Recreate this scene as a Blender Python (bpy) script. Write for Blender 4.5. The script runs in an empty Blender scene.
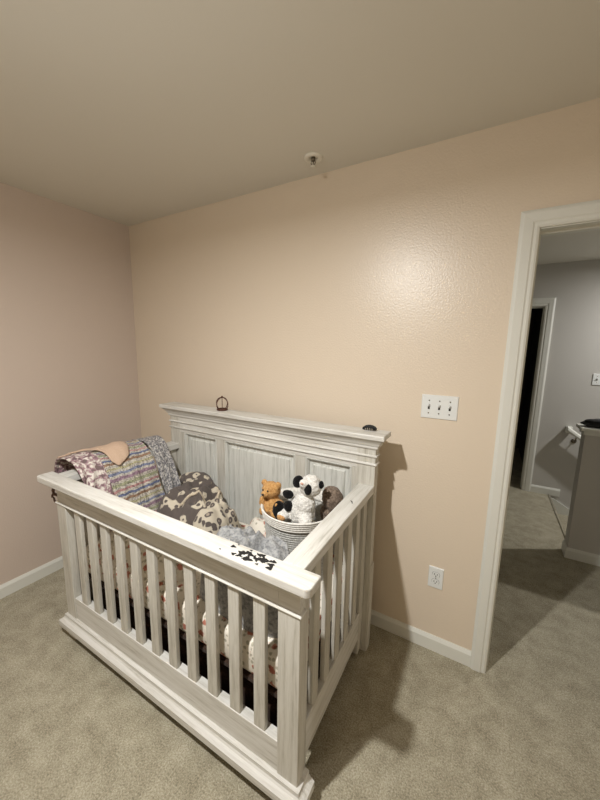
import bpy, bmesh, math, random
from math import sin, cos, pi, radians
from mathutils import Vector, Matrix, noise

random.seed(4)
SC = bpy.context.scene
COL = SC.collection

# ------------------------------------------------------------ camera
CAM = Vector((2.4761, -1.6596, 1.5518))
YAW, PITCH, ROLL, FPX = 0.5202, -0.1583, 0.0168, 328.66
F = Vector((-sin(YAW)*cos(PITCH), cos(YAW)*cos(PITCH), sin(PITCH)))
R = Vector((cos(YAW), sin(YAW), 0))
U = R.cross(F)
R2 = R*cos(ROLL) + U*sin(ROLL)
U2 = -R*sin(ROLL) + U*cos(ROLL)
cd = bpy.data.cameras.new('camera')
cam = bpy.data.objects.new('camera', cd)
COL.objects.link(cam)
cd.sensor_fit = 'HORIZONTAL'
cd.sensor_width = 36
cd.lens = 36*FPX/600
cd.clip_start = 0.02
cam.matrix_world = Matrix(((R2.x, U2.x, -F.x, CAM.x), (R2.y, U2.y, -F.y, CAM.y), (R2.z, U2.z, -F.z, CAM.z), (0, 0, 0, 1)))
SC.camera = cam

# ------------------------------------------------------------ world, lights, exposure
w = bpy.data.worlds.new('night')
SC.world = w
w.use_nodes = True
w.node_tree.nodes['Background'].inputs[0].default_value = (0.02, 0.022, 0.03, 1)
w.node_tree.nodes['Background'].inputs[1].default_value = 0.1
ROOM_LIGHT = Vector((1.76, -1.61, 2.27))
HALL_LIGHT = Vector((4.18, 2.1, 2.375))
def lamp(name, loc, energy, col, size):
    l = bpy.data.lights.new(name, 'AREA')
    l.shape = 'DISK'; l.size = size; l.energy = energy; l.color = col
    o = bpy.data.objects.new(name, l)
    COL.objects.link(o); o.location = loc
    return o
lamp('room_lamp', ROOM_LIGHT, 42, (1.0, 0.995, 0.975), 0.06)
_l = bpy.data.lights.new('room_lamp_glow', 'POINT'); _l.energy = 13; _l.color = (1.0, 0.985, 0.94); _l.shadow_soft_size = 0.025
_o = bpy.data.objects.new('room_lamp_glow', _l); COL.objects.link(_o); _o.location = ROOM_LIGHT - Vector((0, 0, 0.03))
lamp('hall_lamp', HALL_LIGHT, 28, (1.0, 0.985, 0.96), 0.07)
vs = SC.view_settings
SC.display_settings.display_device = 'sRGB'
vs.view_transform = 'Standard'
vs.look = 'None'
vs.exposure = 0.07
vs.gamma = 1
vs.use_curve_mapping = False

# ------------------------------------------------------------ materials
def s2l(c):
    return tuple((x/255/12.92 if x/255 <= 0.04045 else ((x/255+0.055)/1.055)**2.4) for x in c) + (1,)
def newmat(name, col=(128, 128, 128), rough=0.6, metal=0.0, spec=0.5, sheen=0.0):
    m = bpy.data.materials.new(name); m.use_nodes = True
    b = m.node_tree.nodes['Principled BSDF']
    b.inputs['Base Color'].default_value = s2l(col)
    b.inputs['Roughness'].default_value = rough
    b.inputs['Metallic'].default_value = metal
    b.inputs['Specular IOR Level'].default_value = spec
    if sheen:
        b.inputs['Sheen Weight'].default_value = sheen
    return m, m.node_tree, b
def nd(nt, t, **kw):
    n = nt.nodes.new(t)
    for k, v in kw.items():
        if k in n.inputs: n.inputs[k].default_value = v
        else: setattr(n, k, v)
    return n
def coords(nt, scale=(1, 1, 1), rot=(0, 0, 0), kind='Object'):
    tc = nt.nodes.new('ShaderNodeTexCoord'); mp = nt.nodes.new('ShaderNodeMapping')
    mp.inputs['Scale'].default_value = scale; mp.inputs['Rotation'].default_value = rot
    nt.links.new(tc.outputs[kind], mp.inputs['Vector'])
    return mp.outputs['Vector']
def ramp(nt, fac, stops, interp='LINEAR'):
    r = nt.nodes.new('ShaderNodeValToRGB'); r.color_ramp.interpolation = interp
    e = r.color_ramp.elements
    while len(e) > 1: e.remove(e[-1])
    e[0].position = stops[0][0]; e[0].color = s2l(stops[0][1])
    for p, c in stops[1:]:
        x = e.new(p); x.color = s2l(c)
    nt.links.new(fac, r.inputs['Fac'])
    return r.outputs['Color']
def bump(nt, b, h, strength, dist):
    n = nt.nodes.new('ShaderNodeBump'); n.inputs['Strength'].default_value = strength; n.inputs['Distance'].default_value = dist
    nt.links.new(h, n.inputs['Height']); nt.links.new(n.outputs['Normal'], b.inputs['Normal'])

def paint(name, col, rough, bstr, spec=0.5, scale=260):
    m, nt, b = newmat(name, col, rough, spec=spec)
    n = nd(nt, 'ShaderNodeTexNoise', Scale=scale, Detail=2.0)
    nt.links.new(coords(nt), n.inputs['Vector'])
    bump(nt, b, n.outputs['Fac'], bstr, 0.001)
    return m
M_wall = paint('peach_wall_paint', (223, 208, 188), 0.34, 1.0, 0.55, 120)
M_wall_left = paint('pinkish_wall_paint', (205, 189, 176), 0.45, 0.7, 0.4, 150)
_b = M_wall.node_tree.nodes['Principled BSDF']; _b.inputs['Coat Weight'].default_value = 0.3; _b.inputs['Coat Roughness'].default_value = 0.5
M_ceil = paint('ceiling_paint', (224, 220, 210), 0.85, 0.25, 0.2)
M_trim = paint('white_trim_paint', (222, 222, 214), 0.4, 0.05)
M_hall = paint('grey_hall_paint', (196, 193, 187), 0.6, 0.2, 0.3)
M_plate, _, _ = newmat('white_plastic', (228, 230, 228), 0.35)
M_dark, _, _ = newmat('black_slot', (25, 24, 24), 0.6)
M_brass, _, _ = newmat('dull_metal', (120, 112, 100), 0.35, 0.9)
M_white_metal, _, _ = newmat('white_enamel', (232, 228, 216), 0.4)
M_black, _, _ = newmat('black_fabric', (14, 14, 15), 0.7)

def carpet_mat():
    m, nt, b = newmat('beige_carpet', (170, 160, 135), 0.95, spec=0.1, sheen=0.15)
    v = coords(nt)
    n1 = nd(nt, 'ShaderNodeTexNoise', Scale=170.0, Detail=3.0, Roughness=0.7)
    n2 = nd(nt, 'ShaderNodeTexNoise', Scale=11.0, Detail=5.0, Roughness=0.7, Distortion=0.3)
    nt.links.new(v, n1.inputs['Vector']); nt.links.new(v, n2.inputs['Vector'])
    mx = nd(nt, 'ShaderNodeMath', operation='MULTIPLY_ADD')
    nt.links.new(n2.outputs['Fac'], mx.inputs[0]); mx.inputs[1].default_value = 0.34
    s = nd(nt, 'ShaderNodeMath', operation='MULTIPLY'); nt.links.new(n1.outputs['Fac'], s.inputs[0]); s.inputs[1].default_value = 0.68
    nt.links.new(s.outputs[0], mx.inputs[2])
    c = ramp(nt, mx.outputs[0], [(0.33, (110, 102, 83)), (0.52, (168, 160, 138)), (0.68, (204, 197, 177))])
    nt.links.new(c, b.inputs['Base Color'])
    bump(nt, b, n1.outputs['Fac'], 0.9, 0.006)
    return m
M_carpet = carpet_mat()

def wood(name, grain, light=(214, 212, 206), mid=(201, 198, 190), dark=(172, 168, 158), amt=0.5):
    sc = [52.0, 52.0, 52.0]; sc['XYZ'.index(grain)] = 3.4
    m, nt, b = newmat(name, light, 0.5, spec=0.35)
    v = coords(nt, tuple(sc))
    n1 = nd(nt, 'ShaderNodeTexNoise', Scale=1.0, Detail=5.0, Roughness=0.62)
    nt.links.new(v, n1.inputs['Vector'])
    n2 = nd(nt, 'ShaderNodeTexNoise', Scale=3.1, Detail=3.0, Roughness=0.7)
    nt.links.new(v, n2.inputs['Vector'])
    a = nd(nt, 'ShaderNodeMath', operation='MULTIPLY_ADD'); nt.links.new(n2.outputs['Fac'], a.inputs[0]); a.inputs[1].default_value = 0.35
    s = nd(nt, 'ShaderNodeMath', operation='MULTIPLY'); nt.links.new(n1.outputs['Fac'], s.inputs[0]); s.inputs[1].default_value = 0.65
    nt.links.new(s.outputs[0], a.inputs[2])
    c = ramp(nt, a.outputs[0], [(0.34, dark), (0.34+0.10, mid), (0.56, light)])
    nt.links.new(c, b.inputs['Base Color'])
    bump(nt, b, a.outputs[0], 0.25, 0.0015)
    return m
M_woodX = wood('whitewashed_wood_lengthwise', 'X')
M_woodY = wood('whitewashed_wood_across', 'Y')
M_woodZ = wood('whitewashed_wood_upright', 'Z', (203, 200, 191), (188, 184, 173), (160, 155, 143))
M_woodP = wood('whitewashed_panel_wood', 'Z', (214, 214, 208), (198, 198, 191), (164, 163, 156))

def leopard_mat(scale, inv=False):
    m, nt, b = newmat('leopard_plush', (100, 90, 84), 0.95, spec=0.1, sheen=0.1)
    tc = coords(nt)
    w1 = nd(nt, 'ShaderNodeTexNoise', Scale=9.0, Detail=2.0)
    nt.links.new(tc, w1.inputs['Vector'])
    mixv = nd(nt, 'ShaderNodeVectorMath', operation='MULTIPLY_ADD')
    nt.links.new(w1.outputs['Color'], mixv.inputs[0]); mixv.inputs[1].default_value = (0.05, 0.05, 0.05); nt.links.new(tc, mixv.inputs[2])
    vo = nd(nt, 'ShaderNodeTexVoronoi', Scale=scale, Randomness=0.8)
    nt.links.new(mixv.outputs[0], vo.inputs['Vector'])
    n3 = nd(nt, 'ShaderNodeTexNoise', Scale=34.0, Detail=1.0); nt.links.new(tc, n3.inputs['Vector'])
    ad = nd(nt, 'ShaderNodeMath', operation='MULTIPLY_ADD'); nt.links.new(n3.outputs['Fac'], ad.inputs[0]); ad.inputs[1].default_value = 0.42; nt.links.new(vo.outputs['Distance'], ad.inputs[2])
    G = (94, 86, 82); C = (196, 186, 168)
    if inv:
        c = ramp(nt, ad.outputs[0], [(0, G), (0.34, G), (0.37, C), (0.56, C), (0.60, G)], 'LINEAR')
    else:
        c = ramp(nt, ad.outputs[0], [(0, (158, 146, 132)), (0.34, (158, 146, 132)), (0.37, G), (0.58, G), (0.62, C)], 'LINEAR')
    nt.links.new(c, b.inputs['Base Color'])
    n = nd(nt, 'ShaderNodeTexNoise', Scale=300.0); nt.links.new(tc, n.inputs['Vector'])
    bump(nt, b, n.outputs['Fac'], 0.6, 0.003)
    return m
M_leo1 = leopard_mat(16.0, True)
M_leo2 = leopard_mat(25.0, False)
def plush(name, c1, c2, sc=140.0, st=0.8):
    m, nt, b = newmat(name, c1, 0.95, spec=0.1, sheen=0.1)
    v = coords(nt)
    n = nd(nt, 'ShaderNodeTexNoise', Scale=sc, Detail=3.0, Roughness=0.7); nt.links.new(v, n.inputs['Vector'])
    nt.links.new(ramp(nt, n.outputs['Fac'], [(0.35, c2), (0.6, c1)]), b.inputs['Base Color'])
    bump(nt, b, n.outputs['Fac'], st, 0.004)
    return m
M_cream = plush('cream_piping', (206, 192, 170), (180, 166, 146))
M_grey = plush('pale_grey_fleece', (168, 168, 167), (118, 119, 121), 70.0, 1.0)
M_tan = plush('tan_terry', (204, 178, 156), (190, 162, 138), 260.0, 0.4)
M_bear = plush('golden_brown_plush', (204, 160, 104), (170, 122, 70), 160.0, 1.0)
M_wplush = plush('white_plush', (232, 230, 224), (196, 192, 186), 130.0, 0.9)
M_bplush = plush('black_plush', (24, 23, 24), (10, 10, 10), 160.0, 0.8)
M_taupe = plush('taupe_fur', (134, 118, 104), (92, 78, 68), 120.0, 1.0)
M_pink = plush('pink_felt', (214, 168, 150), (196, 150, 130))
M_tanplush = plush('tan_muzzle_plush', (206, 160, 108), (176, 130, 84))
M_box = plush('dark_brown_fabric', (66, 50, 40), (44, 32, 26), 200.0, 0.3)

def knit_mat():
    m, nt, b = newmat('grey_and_white_marled_knit', (150, 150, 150), 0.95, spec=0.1)
    v = coords(nt, (1, 1, 0.6))
    n = nd(nt, 'ShaderNodeTexNoise', Scale=120.0, Detail=2.0, Roughness=0.6); nt.links.new(v, n.inputs['Vector'])
    nt.links.new(ramp(nt, n.outputs['Fac'], [(0.38, (104, 102, 106)), (0.5, (150, 148, 150)), (0.62, (210, 206, 200))]), b.inputs['Base Color'])
    bump(nt, b, n.outputs['Fac'], 0.8, 0.004)
    return m
M_knit = knit_mat()
def mauve_mat():
    m, nt, b = newmat('mauve_and_white_patterned_cotton', (150, 120, 130), 0.9, spec=0.1)
    v = coords(nt)
    n = nd(nt, 'ShaderNodeTexNoise', Scale=48.0, Detail=1.5, Roughness=0.6, Distortion=0.6); nt.links.new(v, n.inputs['Vector'])
    nt.links.new(ramp(nt, n.outputs['Fac'], [(0.38, (112, 96, 96)), (0.46, (156, 122, 132)), (0.52, (170, 156, 150)), (0.58, (214, 206, 198))]), b.inputs['Base Color'])
    return m
M_mauve = mauve_mat()
def stripe_mat():
    m, nt, b = newmat('multicolour_striped_knit', (170, 160, 150), 0.95, spec=0.1)
    tc = nt.nodes.new('ShaderNodeTexCoord')
    sp = nt.nodes.new('ShaderNodeSeparateXYZ'); nt.links.new(tc.outputs['UV'], sp.inputs[0])
    nz = nd(nt, 'ShaderNodeTexNoise', Scale=9.0, Detail=1.0); nt.links.new(tc.outputs['UV'], nz.inputs['Vector'])
    a = nd(nt, 'ShaderNodeMath', operation='MULTIPLY_ADD'); nt.links.new(nz.outputs['Fac'], a.inputs[0]); a.inputs[1].default_value = 0.02; nt.links.new(sp.outputs['X'], a.inputs[2])
    k = nd(nt, 'ShaderNodeMath', operation='MULTIPLY'); nt.links.new(a.outputs[0], k.inputs[0]); k.inputs[1].default_value = 5.2
    fr = nd(nt, 'ShaderNodeMath', operation='FRACT'); nt.links.new(k.outputs[0], fr.inputs[0])
    W = (206, 200, 188)
    st = [(0.0, W), (0.09, (190, 184, 150)), (0.16, W), (0.23, (142, 148, 172)), (0.30, W), (0.36, (164, 138, 152)), (0.45, (196, 190, 176)), (0.52, (172, 174, 144)), (0.60, W), (0.66, (192, 148, 146)), (0.72, W), (0.79, (122, 130, 160)), (0.86, W), (0.92, (164, 134, 112))]
    c = ramp(nt, fr.outputs[0], st, 'CONSTANT')
    v = coords(nt)
    n = nd(nt, 'ShaderNodeTexNoise', Scale=160.0, Detail=1.0); nt.links.new(v, n.inputs['Vector'])
    mx = nt.nodes.new('ShaderNodeMix'); mx.data_type = 'RGBA'; mx.blend_type = 'MULTIPLY'; mx.inputs['Factor'].default_value = 0.9
    nt.links.new(c, mx.inputs['A']); nt.links.new(ramp(nt, n.outputs['Fac'], [(0.35, (150, 146, 150)), (0.6, (255, 255, 255))]), mx.inputs['B'])
    nt.links.new(mx.outputs['Result'], b.inputs['Base Color'])
    bump(nt, b, n.outputs['Fac'], 0.8, 0.004)
    return m
M_stripe = stripe_mat()
def floral_mat():
    m, nt, b = newmat('cream_floral_cotton', (226, 214, 196), 0.85, spec=0.15)
    v = coords(nt)
    vo = nd(nt, 'ShaderNodeTexVoronoi', Scale=20.0, Randomness=1.0); nt.links.new(v, vo.inputs['Vector'])
    nz = nd(nt, 'ShaderNodeTexNoise', Scale=60.0, Detail=2.0); nt.links.new(v, nz.inputs['Vector'])
    a = nd(nt, 'ShaderNodeMath', operation='MULTIPLY_ADD'); nt.links.new(nz.outputs['Fac'], a.inputs[0]); a.inputs[1].default_value = 0.5; nt.links.new(vo.outputs['Distance'], a.inputs[2])
    red = ramp(nt, a.outputs[0], [(0, (190, 104, 96)), (0.50, (212, 150, 138)), (0.58, (255, 255, 255))])
    vo2 = nd(nt, 'ShaderNodeTexVoronoi', Scale=48.0); nt.links.new(v, vo2.inputs['Vector'])
    a2 = nd(nt, 'ShaderNodeMath', operation='MULTIPLY_ADD'); nt.links.new(nz.outputs['Fac'], a2.inputs[0]); a2.inputs[1].default_value = 0.6; nt.links.new(vo2.outputs['Distance'], a2.inputs[2])
    leaf = ramp(nt, a2.outputs[0], [(0, (150, 152, 134)), (0.58, (182, 176, 158)), (0.70, (232, 225, 212))])
    mx = nt.nodes.new('ShaderNodeMix'); mx.data_type = 'RGBA'; mx.blend_type = 'MULTIPLY'; mx.inputs['Factor'].default_value = 1
    nt.links.new(leaf, mx.inputs['A']); nt.links.new(red, mx.inputs['B'])
    nt.links.new(mx.outputs['Result'], b.inputs['Base Color'])
    return m
M_floral = floral_mat()
def rope_mat(name, c1, c2):
    m, nt, b = newmat(name, c1, 0.9, spec=0.1)
    v = coords(nt, (60, 60, 60))
    wv = nd(nt, 'ShaderNodeTexNoise', Scale=2.0, Detail=2.0); nt.links.new(v, wv.inputs['Vector'])
    nt.links.new(ramp(nt, wv.outputs['Fac'], [(0.35, c2), (0.6, c1)]), b.inputs['Base Color'])
    return m
M_rope = rope_mat('white_cotton_rope', (236, 233, 226), (212, 207, 198))
M_ropeg = rope_mat('grey_cotton_rope', (190, 189, 184), (160, 158, 153))
m_, nt_, b_ = newmat('lamp_diffuser', (255, 245, 225), 0.5)
b_.inputs['Emission Color'].default_value = (1, 0.92, 0.78, 1); b_.inputs['Emission Strength'].default_value = 2.0
M_diff = m_

# ------------------------------------------------------------ mesh helpers
def link(name, bm, m, parent=None, smooth=False, loc=None, rz=0):
    me = bpy.data.meshes.new(name); bmesh.ops.recalc_face_normals(bm, faces=bm.faces); bm.to_mesh(me); bm.free()
    me.materials.append(m)
    if smooth:
        for p in me.polygons: p.use_smooth = True
    o = bpy.data.objects.new(name, me); COL.objects.link(o)
    if parent: o.parent = parent
    if loc: o.location = loc
    if rz: o.rotation_euler = (0, 0, rz)
    return o
def tag(o, label=None, cat=None, group=None, kind=None):
    for k, v in (('label', label), ('category', cat), ('group', group), ('kind', kind)):
        if v: o[k] = v
    return o
def empty(name, loc, rz=0):
    o = bpy.data.objects.new(name, None); o.empty_display_size = 0.05
    COL.objects.link(o); o.location = loc; o.rotation_euler = (0, 0, rz)
    return o
def box(bm, x0, x1, y0, y1, z0, z1, bev=0.0):
    vs_ = [bm.verts.new(p) for p in ((x0, y0, z0), (x1, y0, z0), (x1, y1, z0), (x0, y1, z0), (x0, y0, z1), (x1, y0, z1), (x1, y1, z1), (x0, y1, z1))]
    fs = [bm.faces.new([vs_[i] for i in q]) for q in ((0, 3, 2, 1), (4, 5, 6, 7), (0, 1, 5, 4), (1, 2, 6, 5), (2, 3, 7, 6), (3, 0, 4, 7))]
    if bev:
        es = list({e for f in fs for e in f.edges})
        bmesh.ops.bevel(bm, geom=es, offset=bev, segments=2, affect='EDGES', profile=0.5)
    return bm
def bx(*a, bev=0.0):
    bm = bmesh.new(); box(bm, *a, bev=bev); return bm
def sweep(prof, corners, closed=False, cap=True):
    """prof: list of (out, z); corners: list of ((x, y), (nx, ny)) along the path."""
    bm = bmesh.new(); rows = []
    for (x, y), (nx, ny) in corners:
        rows.append([bm.verts.new((x+nx*o, y+ny*o, z)) for o, z in prof])
    n = len(prof); m = len(rows)
    for i in range(m if closed else m-1):
        a, b = rows[i], rows[(i+1) % m]
        for j in range(n):
            bm.faces.new((a[j], a[(j+1) % n], b[(j+1) % n], b[j]))
    if not closed and cap:
        bm.faces.new(rows[0]); bm.faces.new(list(reversed(rows[-1])))
    return bm
def frame_xz(prof, x0, x1, z0, z1, y, sides=4):
    """moulding picture frame in the xz plane; prof (inward, toward -y)"""
    bm = bmesh.new(); cs = [((x0, z0), (1, 1)), ((x0, z1), (1, -1)), ((x1, z1), (-1, -1)), ((x1, z0), (-1, 1))]
    if sides == 3: cs = [((x0, z0), (1, 0)), ((x0, z1), (1, -1)), ((x1, z1), (-1, -1)), ((x1, z0), (-1, 0))]
    rows = [[bm.verts.new((cx+nx*i, y-o, cz+nz*i)) for i, o in prof] for (cx, cz), (nx, nz) in cs]
    n = len(prof)
    for i in range(4 if sides == 4 else 3):
        a, b = rows[i], rows[(i+1) % 4]
        for j in range(n): bm.faces.new((a[j], a[(j+1) % n], b[(j+1) % n], b[j]))
    if sides == 3: bm.faces.new(rows[0]); bm.faces.new(list(reversed(rows[3])))
    return bm
def lathe(bm, prof, cx=0, cy=0, seg=32, closed=False):
    rows = []
    for r, z in prof:
        if r < 1e-6: rows.append([bm.verts.new((cx, cy, z))])
        else: rows.append([bm.verts.new((cx+r*cos(2*pi*k/seg), cy+r*sin(2*pi*k/seg), z)) for k in range(seg)])
    prs = list(zip(rows, rows[1:]))
    if closed: prs.append((rows[-1], rows[0]))
    for a, b in prs:
        for k in range(seg):
            k2 = (k+1) % seg
            if len(a) == 1: bm.faces.new((a[0], b[k2], b[k]))
            elif len(b) == 1: bm.faces.new((a[k], a[k2], b[0]))
            else: bm.faces.new((a[k], a[k2], b[k2], b[k]))
    return bm
def tube(bm, pts, r, seg=8, closed=False):
    pts = [Vector(p) for p in pts]; n = len(pts); rows = []
    up = Vector((0, 0, 1))
    for i, p in enumerate(pts):
        a = pts[(i-1) % n] if (closed or i > 0) else p
        b = pts[(i+1) % n] if (closed or i < n-1) else p
        t = (b-a).normalized()
        s = t.cross(up)
        if s.length < 1e-3: s = t.cross(Vector((1, 0, 0)))
        s.normalize(); q = s.cross(t)
        rr = r[i] if isinstance(r, (list, tuple)) else r
        rows.append([bm.verts.new(p+(s*cos(2*pi*k/seg)+q*sin(2*pi*k/seg))*rr) for k in range(seg)])
    for i in range(n if closed else n-1):
        a, b = rows[i], rows[(i+1) % n]
        for k in range(seg): bm.faces.new((a[k], a[(k+1) % seg], b[(k+1) % seg], b[k]))
    if not closed: bm.faces.new(list(reversed(rows[0]))); bm.faces.new(rows[-1])
    return bm
def ell(bm, c, r, rot=(0, 0, 0), sub=3):
    from mathutils import Euler
    M = Matrix.Translation(c) @ Euler(rot).to_matrix().to_4x4() @ Matrix.Diagonal((r[0], r[1], r[2], 1))
    bmesh.ops.create_icosphere(bm, subdivisions=sub, radius=1, matrix=M)
    return bm
def remesh(o, vox, sm=4, fur=0.0, fs=0.02):
    r = o.modifiers.new('remesh', 'REMESH'); r.mode = 'VOXEL'; r.voxel_size = vox; r.use_smooth_shade = True
    s = o.modifiers.new('smooth', 'SMOOTH'); s.iterations = sm; s.factor = 0.5
    if fur:
        t = bpy.data.textures.new(o.name+'_fur', 'CLOUDS'); t.noise_scale = fs
        d = o.modifiers.new('fur', 'DISPLACE'); d.texture = t; d.strength = fur; d.mid_level = 0.5
    return o

# ------------------------------------------------------------ room shell
H = 2.44
DX0, DX1, DH = 2.595, 3.355, 2.03       # bedroom door opening
RW, FW = 3.62, -3.85                    # right wall x, front wall y
HX0, HX1, HY0, HY1 = 1.1, 5.3, 0.115, 2.672
def st(name, bm, m, parent=None, smooth=False):
    o = link(name, bm, m, parent, smooth)
    if parent is None: o['kind'] = 'structure'
    return o
bm = bmesh.new()
box(bm, 0, RW, FW, 0, -0.2, 0); box(bm, DX0, DX1, 0, HY0, -0.2, 0)
box(bm, HX0, HX1, HY0, 1.36, -0.2, 0); box(bm, HX0, 3.17, 1.36, HY1, -0.2, 0)
box(bm, HX0, 3.0, HY1, 4.6, -0.2, 0)
fl = st('floor', bm, M_carpet)
bm = bmesh.new(); box(bm, 0, RW, FW, 0, H, H+0.1); box(bm, HX0, HX1, HY0, HY1, H, H+0.1); box(bm, HX0, 3.0, HY1, 4.6, H, H+0.1)
st('ceiling', bm, M_ceil)
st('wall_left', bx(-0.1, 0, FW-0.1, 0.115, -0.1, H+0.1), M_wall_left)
st('wall_right', bx(RW, RW+0.1, FW-0.1, 0, -0.1, H+0.1), M_wall)
st('wall_front', bx(0, RW, FW-0.1, FW, -0.1, H+0.1), M_wall)
# wall behind the crib: bedroom side peach, hall side grey
def pierced(y0, y1, xa, xb, ox0, ox1, oh):
    bm = bmesh.new()
    box(bm, xa, ox0, y0, y1, 0, H); box(bm, ox1, xb, y0, y1, 0, H); box(bm, ox0, ox1, y0, y1, oh, H)
    return bm
st('wall_back', pierced(0, 0.06, 0, RW, DX0, DX1, DH), M_wall)
st('wall_hall_near', pierced(0.06, HY0, HX0, HX1, DX0, DX1, DH), M_hall)
FD0, FD1, FDH = 2.12, 2.918, 2.02
bm = pierced(HY1, HY1+0.11, HX0, HX1, FD0, FD1, FDH)
box(bm, 3.0, HX1, HY1, HY1+0.11, -2.4, 0)
st('wall_hall_far', bm, M_hall)
st('wall_hall_left', bx(HX0-0.1, HX0, HY0, 4.6, 0, H), M_hall)
st('wall_hall_right', bx(HX1, HX1+0.1, 0, HY1+0.11, -2.4, H), M_hall)
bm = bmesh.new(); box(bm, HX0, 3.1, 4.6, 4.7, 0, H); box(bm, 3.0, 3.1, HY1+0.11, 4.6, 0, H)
st('wall_far_room', bm, paint('far_room_shade', (62, 60, 58), 0.8, 0.1))  # darkness of the room beyond the doorway is put into this wall colour
# baseboards
BB = 0.082
bprof = [(0, 0), (0.013, 0), (0.013, BB-0.018), (0.010, BB-0.012), (0.006, BB-0.004), (0.004, BB), (0, BB)]
def bboard(name, p, q, n):
    return st(name, sweep(bprof, [(p, n), (q, n)]), M_trim)
bboard('baseboard_left', (0, FW), (0, 0), (1, 0))
bboard('baseboard_back', (0.013, 0), (DX0-0.067, 0), (0, -1))
bboard('baseboard_hall_far', (3.0, HY1), (3.26, HY1), (0, -1))
bboard('baseboard_hall_near', (HX0, HY0), (DX0-0.07, HY0), (0, 1))
# door casings
cprof = [(0, 0), (0, 0.010), (0.008, 0.014), (0.018, 0.014), (0.024, 0.018), (0.054, 0.020), (0.060, 0.017), (0.067, 0.012), (0.067, 0)]
def casing(x0, x1, h, y, sgn, cw=0.067):
    bm = bmesh.new()
    cs = [((x0, 0), (-1, 0)), ((x0, h), (-1, 1)), ((x1, h), (1, 1)), ((x1, 0), (1, 0))]
    rows = [[bm.verts.new((cx+nx*i*cw/0.067, y-sgn*o, cz+nz*i*cw/0.067)) for i, o in cprof] for (cx, cz), (nx, nz) in cs]
    n = len(cprof)
    for i in range(3):
        for j in range(n): bm.faces.new((rows[i][j], rows[i][(j+1) % n], rows[i+1][(j+1) % n], rows[i+1][j]))
    bm.faces.new(rows[0]); bm.faces.new(list(reversed(rows[3])))
    return bm
tr = st('trim_1', casing(DX0, DX1, DH, 0, 1), M_trim)
def jamb(x0, x1, h, y0, y1, parent):
    bm = bmesh.new()
    box(bm, x0, x0+0.004, y0, y1, 0, h); box(bm, x1-0.004, x1, y0, y1, 0, h); box(bm, x0+0.004, x1-0.004, y0, y1, h-0.004, h)
    ym = y0+0.045
    box(bm, x0+0.004, x0+0.010, ym, ym+0.035, 0, h-0.004); box(bm, x1-0.010, x1-0.004, ym, ym+0.035, 0, h-0.004); box(bm, x0+0.010, x1-0.010, ym, ym+0.035, h-0.012, h-0.004)
    return link('jamb', bm, M_trim, parent)
jamb(DX0, DX1, DH, 0.0, HY0, tr)
bm = bmesh.new(); box(bm, DX0+0.004, DX0+0.0055, 0.006, 0.034, 0.895, 0.955, bev=0.0004); box(bm, DX0+0.0052, DX0+0.0062, 0.014, 0.028, 0.91, 0.94)
tag(link('strike_plate', bm, M_brass, tr), 'dull metal strike plate')
t2 = st('trim_2', casing(FD0, FD1, FDH, HY1, 1, 0.082), M_trim)
jamb(FD0, FD1, FDH, HY1, HY1+0.11, t2)
t3 = st('trim_3', casing(DX0, DX1, DH, HY0, -1), M_trim)

# half wall at the top of the stairs
hw = st('wall_half', bx(3.118, HX1, 1.363, 1.478, -0.0, 0.975), M_hall)
hwp = [(0, 0), (0.013, 0), (0.013, BB-0.018), (0.006, BB-0.004), (0.004, BB), (0, BB)]
link('baseboard', sweep(hwp, [((3.118, 1.478), (-1, 0)), ((3.118, 1.363), (-1, -1)), ((HX1, 1.363), (0, -1))]), M_trim, hw)
link('wall_cap', bx(3.085, HX1, 1.335, 1.505, 0.995, 1.018, bev=0.004), M_trim, hw)
link('cap_moulding', bx(3.105, HX1, 1.350, 1.490, 0.965, 0.995, bev=0.003), M_trim, hw)

# staircase going down behind the half wall
stz = empty('staircase', (3.17, 1.478, 0))
tag(stz, 'carpeted staircase going down behind the grey half wall', 'staircase')
for i in range(7):
    bm = bx(0.255*i, 0.255*(i+1)+0.02, 0, HY1-1.478-0.002, -0.19*(i+1)-0.19, -0.19*(i+1), bev=0.008)
    link('stair_step', bm, M_carpet, stz)
bm = bmesh.new(); tube(bm, [(-0.003, 0.0, 0.002), (-0.003, HY1-1.478-0.015, 0.002)], 0.011, 8)
link('stair_nosing', bm, M_carpet, stz, True)
# skirt board on the far wall
bm = bmesh.new()
q = [(0.022, -0.03), (0.05, -0.035), (0.21, -0.13), (1.7, -1.22), (1.7, -1.45), (0.022, -0.19)]
a = [bm.verts.new((x, HY1-1.478-0.016, z)) for x, z in q]; b = [bm.verts.new((x, HY1-1.478-0.001, z)) for x, z in q]
bm.faces.new(a); bm.faces.new(list(reversed(b)))
for i in range(len(q)): bm.faces.new((a[i], a[(i+1) % len(q)], b[(i+1) % len(q)], b[i]))
link('skirt_board', bm, M_trim, stz)

# handrail on the far hall wall
hr = empty('handrail', (3.23, 2.672, 0.765))
tag(hr, 'white handrail fixed to the grey hall wall sloping down over the stairs', 'handrail')
bm = bmesh.new()
dx, dz = cos(radians(36)), -sin(radians(36))
rr = bmesh.new()
prof = [(-0.028, -0.022), (0.028, -0.022), (0.034, 0.0), (0.030, 0.022), (0.012, 0.034), (-0.012, 0.034), (-0.030, 0.022), (-0.034, 0.0)]
rows = []
for t in (0, 1.6):
    rows.append([rr.verts.new((t*dx, -0.085+py, t*dz + pz)) for py, pz in prof])
for j in range(8): rr.faces.new((rows[0][j], rows[0][(j+1) % 8], rows[1][(j+1) % 8], rows[1][j]))
rr.faces.new(rows[0]); rr.faces.new(list(reversed(rows[1])))
link('rail', rr, M_trim, hr)
link('rail_return', bx(-0.002, 0.05, -0.058, -0.001, -0.045, 0.02, bev=0.006), M_trim, hr)
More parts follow.
